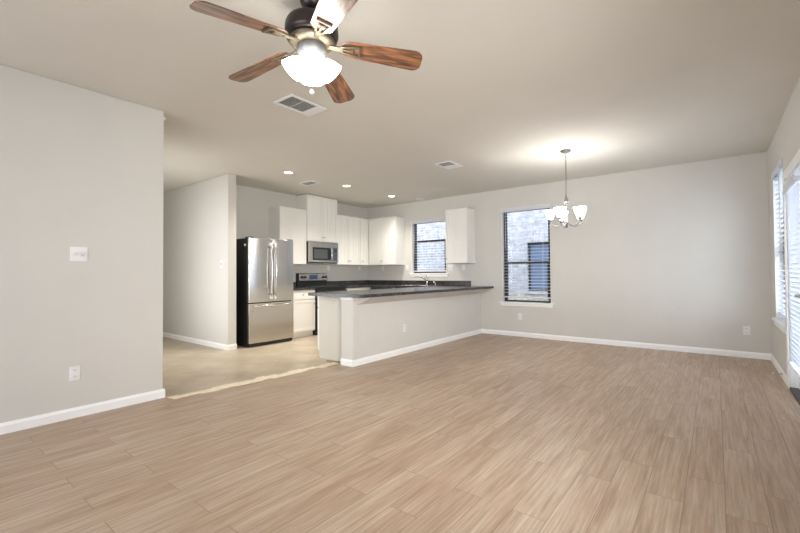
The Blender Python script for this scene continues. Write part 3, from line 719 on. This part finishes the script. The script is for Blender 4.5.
# ------------------------------------------------------------------ outlets and switches
def plate(label, kind, p, n, w=.072, h=.116, gangs=1):
    """wall plate at p, facing n (unit axis vector)"""
    n = Vector(n); u = Vector((0, 0, 1)).cross(n); p = Vector(p)
    cat = {'outlet': 'outlet', 'switch': 'light switch', 'blank': 'wall plate'}[kind]
    t = thing({'outlet': 'wall_outlet', 'switch': 'light_switch', 'blank': 'wall_plate'}[kind], label, cat, p)
    rot = Matrix((u, n, Vector((0, 0, 1)))).transposed().to_4x4(); rot.translation = p
    def lb(lo, hi):
        bm = box(B(), lo, hi); bmesh.ops.transform(bm, matrix=rot, verts=bm.verts); return bm
    obj('cover_plate', lb((-w / 2, .0006, -h / 2), (w / 2, .007, h / 2)), PLATE, t, .003)
    if kind == 'outlet':
        for s in (-1, 1):
            r_ = obj('receptacle', lb((-.017, .007, s * .026 - .016), (.017, .010, s * .026 + .016)), PLATE, t, .004)
            bm = lb((-.008, .0099, s * .026 - .004), (-.005, .0104, s * .026 + .008)); b2 = lb((.005, .0099, s * .026 - .004), (.008, .0104, s * .026 + .008))
            me = bpy.data.meshes.new('tmp'); b2.to_mesh(me); bm.from_mesh(me); b2.free(); bpy.data.meshes.remove(me)
            obj('slot', bm, SLOT, r_)
    elif kind == 'switch':
        for g in range(gangs):
            x = (g - (gangs - 1) / 2) * .046
            obj('collar', lb((x - .010, .007, -.018), (x + .010, .0085, .018)), SLAT, t)
            bm = box(B(), (x - .005, .007, -.006), (x + .005, .024, .008), Matrix.Rotation(.5, 4, 'X')); bmesh.ops.transform(bm, matrix=rot, verts=bm.verts)
            obj('toggle', bm, PLATE, t, .001)
    return t
plate('double toggle light switch on the near left wall', 'switch', (XL, .983, 1.341), (1, 0, 0), .118, .118, 2)
plate('electrical outlet low on the near left wall', 'outlet', (XL, .961, .361), (1, 0, 0))
plate('electrical outlet low on the back wall near the right corner', 'outlet', (.318, YB, .365), (0, -1, 0))
plate('electrical outlet under the dining window sill', 'outlet', (-2.824, YB, .364), (0, -1, 0))
plate('electrical outlet on the peninsula low wall', 'outlet', (XP, 4.675, .367), (1, 0, 0))
plate('light switch on the hall wall beside the refrigerator', 'switch', (-6.113, YH, 1.333), (0, -1, 0))
plate('electrical outlet on the backsplash wall just right of the range', 'outlet', (XS, 5.90, 1.30), (1, 0, 0))
plate('electrical outlet under the narrow corner cabinet', 'outlet', (XS, 6.86, 1.295), (1, 0, 0))
plate('electrical outlet under the two-door cabinet left of the kitchen window', 'outlet', (-6.10, YB, 1.29), (0, -1, 0))
plate('light switch on the wall at the left edge of the kitchen window', 'switch', (-5.40, YB, 1.29), (0, -1, 0))
plate('light switch between the kitchen window and the right wall cabinet', 'switch', (-4.285, YB, 1.275), (0, -1, 0), .118, .118, 2)
plate('electrical outlet under the right end wall cabinet', 'outlet', (-3.98, YB, 1.285), (0, -1, 0))

# door stop, and the little white sensor at the top of the near wall's end
ds = thing('door_stop', 'spring door stop with white tip on the right wall baseboard', 'door stop', (XR - .015, 5.98, .05))
bm = B(); cyl(bm, (XR - .020, 5.98, .05), (XR - .0145, 5.98, .05), .012, seg=14)
pts = []
for i in range(73): pts.append((XR - .020 - .060 * i / 72, 5.98 + .006 * math.cos(i * PI / 4), .05 + .006 * math.sin(i * PI / 4)))
tube(bm, pts, .0016, 6); obj('spring', bm, NICKEL, ds)
obj('tip', cyl(B(), (XR - .092, 5.98, .05), (XR - .078, 5.98, .05), .008, .010, seg=14), PLATE, ds)
bm = B(); lathe(bm, [(0, 0), (.016, 0), (.018, .008), (.012, .018), (0, .022)], (XL - .020, YE + .0005, 2.676), 18, Matrix.Rotation(-PI / 2, 4, 'X'))
tag(obj('wall_sensor', bm, PLATE), 'tiny white round sensor high on the end of the near left wall', 'sensor')

# ------------------------------------------------------------------ ceiling fixtures
def vent(label, cx, cy, lx, ly, slot0, along='y', blank=0.0):
    t = thing('ceiling_vent', label, 'air vent', (cx, cy, H), 'ceiling air vents')
    z1 = H - .0006; z0 = H - .012; fw_ = .028
    x0, x1, y0, y1 = cx - lx / 2, cx + lx / 2, cy - ly / 2, cy + ly / 2
    bm = B(); ys_ = y1 - fw_ - blank
    box(bm, (x0, y0, z0), (x0 + fw_, y1, z1)); box(bm, (x1 - fw_, y0, z0), (x1, y1, z1)); box(bm, (x0 + fw_, y0, z0), (x1 - fw_, y0 + fw_, z1)); box(bm, (x0 + fw_, ys_, z0), (x1 - fw_, y1, z1))
    obj('frame', bm, PLATE, t, .004)
    obj('throat', box(B(), (x0 + fw_, y0 + fw_, H - .002), (x1 - fw_, ys_, z1)), VENTD, t)
    bm = B(); n = int((x1 - x0 - 2 * fw_) / .022); R = Matrix.Rotation(math.radians(38), 4, 'Y')
    for i in range(n):
        xx = x0 + fw_ + (i + .5) * (x1 - x0 - 2 * fw_) / n
        box(bm, (xx - .007, y0 + fw_, H - .0078), (xx + .007, ys_, H - .0066), R)
    box(bm, (x0 + fw_, (y0 + ys_) / 2 - .003, H - .012), (x1 - fw_, (y0 + ys_) / 2 + .003, H - .0095))
    obj('louvres', bm, mat('vent_louvre_grey', (0.66, 0.66, 0.65), .5), t)
    return t
vent('large ceiling vent beside the ceiling fan', -3.02, 2.37, .27, .41, 0, blank=.075)
vent('ceiling vent midway between fan and chandelier', -3.02, 5.03, .26, .37, 0, blank=.14)
vent('ceiling vent above the tall kitchen cabinet', -5.49, 4.48, .34, .20, 0)

def downlight(label, x, y, on=True, grp='recessed kitchen ceiling lights'):
    t = thing('recessed_light', label, 'ceiling light', (x, y, H), grp)
    obj('trim_ring', lathe(B(), [(.062, -.0006), (.088, -.0006), (.090, -.004), (.084, -.008), (.064, -.009), (.060, -.004)], (x, y, H), 36), PLATE, t)
    obj('lens', lathe(B(), [(0, -.0045), (.062, -.0045), (.062, -.001), (0, -.001)], (x, y, H), 36), CANLENS if on else CANOFF, t)
    if on:
        d = bpy.data.lights.new('downlight_lamp', 'SPOT'); d.energy = CAN_W; d.color = (1.0, .93, .82); d.spot_size = math.radians(130); d.spot_blend = 1.0; d.shadow_soft_size = .06
        o = bpy.data.objects.new('downlight_lamp', d); C.objects.link(o); o.location = (x, y, H - .02)
    return t
downlight('lit recessed ceiling light nearest the refrigerator, leftmost of the row', -5.169, 3.819)
downlight('lit recessed ceiling light in front of the microwave, middle of the row', -5.163, 5.057)
downlight('lit recessed ceiling light near the corner cabinets, rightmost lit one', -5.151, 6.311)
downlight('unlit recessed ceiling light above the kitchen sink', -4.884, 6.936, False)

# ceiling fan -------------------------------------------------------
FX, FY = -1.783, 1.478; ZB = 2.404
fan = thing('ceiling_fan', 'five-blade wooden ceiling fan with lit white glass shades', 'ceiling fan', (FX, FY, H))
L0 = (FX, FY, H)
obj('canopy', lathe(B(), [(0, -.0006), (.060, -.0006), (.066, -.012), (.066, -.03), (.058, -.055), (.040, -.075), (.020, -.083), (0, -.083)], L0, 36), BRONZE, fan)
obj('downrod', cyl(B(), (FX, FY, H - .14), (FX, FY, H - .075), .014, seg=18), BRONZE, fan)
obj('motor_housing', lathe(B(), [(0, -.115), (.045, -.115), (.070, -.128), (.110, -.136), (.138, -.152), (.148, -.175), (.150, -.222), (.144, -.242), (.120, -.250), (0, -.250)], L0, 48), BRONZE, fan)
obj('motor_plate', lathe(B(), [(0, -.250), (.126, -.250), (.130, -.262), (.118, -.276), (.098, -.284), (.07, -.290), (0, -.290)], L0, 48), ANTIQ, fan)
obj('switch_housing', lathe(B(), [(0, -.284), (.076, -.284), (.082, -.292), (.084, -.310), (.080, -.332), (.062, -.356), (.045, -.368), (0, -.372)], L0, 40), PEWTER, fan)
zb = ZB - H + .066
def blade_poly():
    pts = []; r0, r1 = .165, .635; w0, w1 = .060, .078
    pts += [(r0, -w0 * .55), (r0 + .035, -w0 * .98)]
    n = 8
    pts += [(r0 + .035 + (r1 - .05 - r0 - .035) * i / n, -(w0 + (w1 - w0) * i / n)) for i in range(1, n)]
    for i in range(9):
        a = -PI / 2 + PI / 2 * i / 8; pts.append((r1 - .05 + .05 * math.cos(a), -(w1 - .05) + .05 * math.sin(a)))
    for i in range(9):
        a = PI / 2 * i / 8; pts.append((r1 - .05 + .05 * math.cos(a), (w1 - .05) + .05 * math.sin(a)))
    pts += [(r0 + .035 + (r1 - .05 - r0 - .035) * i / n, (w0 + (w1 - w0) * i / n)) for i in range(n - 1, 0, -1)]
    pts += [(r0 + .035, w0 * .98), (r0, w0 * .55)]
    return pts
TILT = Matrix.Rotation(math.radians(-12), 4, 'X')
bmB = prism(B(), blade_poly(), .006, Matrix.Translation((0, 0, 0)))
bmesh.ops.recalc_face_normals(bmB, faces=bmB.faces)
meB = bpy.data.meshes.new('blade'); bmB.to_mesh(meB); bmB.free(); meB.materials.append(WOOD)
bm = B(); zz = -.0055     # blade iron: arm and a tapering open frame under the blade root
def quadbar(bm, p0, p1, w_, t_):
    p0 = Vector(p0); p1 = Vector(p1); d = p1 - p0
    m = Matrix.Translation((p0 + p1) / 2) @ d.to_track_quat('X', 'Z').to_matrix().to_4x4() @ Matrix.Diagonal((d.length + w_ * .8, w_, t_, 1))
    bmesh.ops.create_cube(bm, size=1, matrix=m)
quadbar(bm, (.165, -.019, zz), (.272, -.037, zz), .012, .009); quadbar(bm, (.165, .019, zz), (.272, .037, zz), .012, .009)
quadbar(bm, (.272, -.037, zz), (.272, .037, zz), .014, .011); quadbar(bm, (.165, -.019, zz), (.165, .019, zz), .014, .009)
quadbar(bm, (.165, 0, zz), (.235, 0, zz), .013, .007); quadbar(bm, (.232, -.02, zz), (.232, .02, zz), .008, .007)
quadbar(bm, (.095, 0, zz + .004), (.165, 0, zz), .030, .010)
bmesh.ops.recalc_face_normals(bm, faces=bm.faces)
meI = bpy.data.meshes.new('blade_iron'); bm.to_mesh(meI); bm.free(); meI.materials.append(ANTIQ)
A0 = 7.0870
for k in range(5):
    b = bpy.data.objects.new('blade', meB); C.objects.link(b); b.parent = fan
    b.matrix_local = Matrix.Translation((0, 0, zb)) @ Matrix.Rotation(A0 - 2 * PI / 5 * k, 4, 'Z') @ Matrix.Rotation(math.radians(6.0), 4, 'Y') @ TILT
    md = b.modifiers.new('bevel', 'BEVEL'); md.width = .0018; md.segments = 2; md.limit_method = 'ANGLE'
    i_ = bpy.data.objects.new('blade_iron', meI); C.objects.link(i_); i_.parent = b
    md = i_.modifiers.new('bevel', 'BEVEL'); md.width = .002; md.segments = 2
SHP = [(.020, 0), (.024, -.004), (.034, -.014), (.047, -.034), (.056, -.056), (.061, -.078), (.067, -.096), (.063, -.096), (.057, -.078), (.052, -.056), (.043, -.035), (.029, -.019), (.0, -.012)]
fl = fan.location
for k in range(4):
    a = math.radians(-39.7 + 90 * k)
    d = Vector((math.cos(a), math.sin(a), 0))
    base = Vector((FX, FY, H - .366)) + d * .050
    rot = Matrix.Rotation(a, 4, 'Z') @ Matrix.Rotation(math.radians(-43), 4, 'Y')
    s = obj('lamp_shade', lathe(B(), SHP, base, 32, rot), SHADE_FAN, fan)
    ax = (rot @ Vector((0, 0, -1))).normalized()
    obj('socket', cyl(B(), base - ax * .018, base + ax * .004, .020, .024, seg=18), PEWTER, s)
    obj('bulb', lathe(B(), [(0, -.015), (.014, -.02), (.018, -.04), (.024, -.056), (.020, -.072), (0, -.080)], base, 18, rot), SHADE_FAN, s)
pcn = obj('pull_chain', cyl(B(), (FX + .012, FY - .01, H - .370), (FX + .012, FY - .01, H - .545), .0016, seg=6), NICKEL, fan)
obj('pull_knob', lathe(B(), [(0, .012), (.006, .010), (.014, 0), (.013, -.008), (.007, -.013), (0, -.014)], (FX + .012, FY - .01, H - .552), 16), PLATE, pcn)

# chandelier --------------------------------------------------------
CX, CY = -1.50, 5.406
ch = thing('chandelier', 'five-light nickel chandelier with flared white glass shades by the dining window', 'chandelier', (CX, CY, H))
LC = (CX, CY, H)
obj('canopy', lathe(B(), [(0, -.0006), (.066, -.0006), (.066, -.010), (.05, -.024), (.014, -.032), (0, -.034)], LC, 32), DNICK, ch)
bm = B()   # chain
z = H - .034; i = 0
while z > 2.15:
    ang = PI / 2 * (i % 2); pts = []
    for k in range(13):
        q = 2 * PI * k / 12; pts.append((CX + .008 * math.cos(q) * math.cos(ang), CY + .008 * math.cos(q) * math.sin(ang), z - .019 + .019 * math.sin(q)))
    tube(bm, pts, .0026, 6); z -= .031; i += 1
obj('chain', bm, DNICK, ch)
obj('finial', lathe(B(), [(0, -.565), (.008, -.57), (.012, -.60), (.030, -.655), (.032, -.672), (.016, -.680), (0, -.681)], LC, 24), DNICK, ch)
obj('column', lathe(B(), [(.009, -.679), (.010, -.70), (.0095, -.90), (.018, -.915), (.022, -.935), (.014, -.955), (.012, -.965), (.016, -.98), (.010, -1.0), (0, -1.006)], LC, 24), DNICK, ch)
for k in range(5):
    th = math.radians(10 + 72 * k)
    d = rt * math.cos(th) + fw * math.sin(th)
    o0 = Vector((CX, CY, 0)); Rk = .198
    def P(r, z): return o0 + d * r + Vector((0, 0, z))
    pts = [P(.012, 1.812), P(.05, 1.775), P(.10, 1.757), P(.15, 1.765), P(.19, 1.79), P(Rk, 1.815), P(Rk, 1.835)]
    arm = obj('arm', tube(B(), pts, [.006] * 7, 10), DNICK, ch)
    obj('cup', lathe(B(), [(0, 0), (.016, 0), (.024, .012), (.022, .022), (.018, .036), (0, .036)], P(Rk, 1.83), 20), DNICK, arm)
    s = obj('lamp_shade', lathe(B(), [(0, 0), (.030, 0), (.036, .006), (.048, .045), (.062, .085), (.075, .112), (.071, .112), (.058, .085), (.044, .045), (.032, .010), (0, .006)], P(Rk, 1.862), 28), SHADE_CH, ch)
    obj('bulb', lathe(B(), [(0, .008), (.012, .010), (.014, .03), (.024, .055), (.020, .075), (0, .085)], P(Rk, 1.862), 16), SHADE_CH, s)
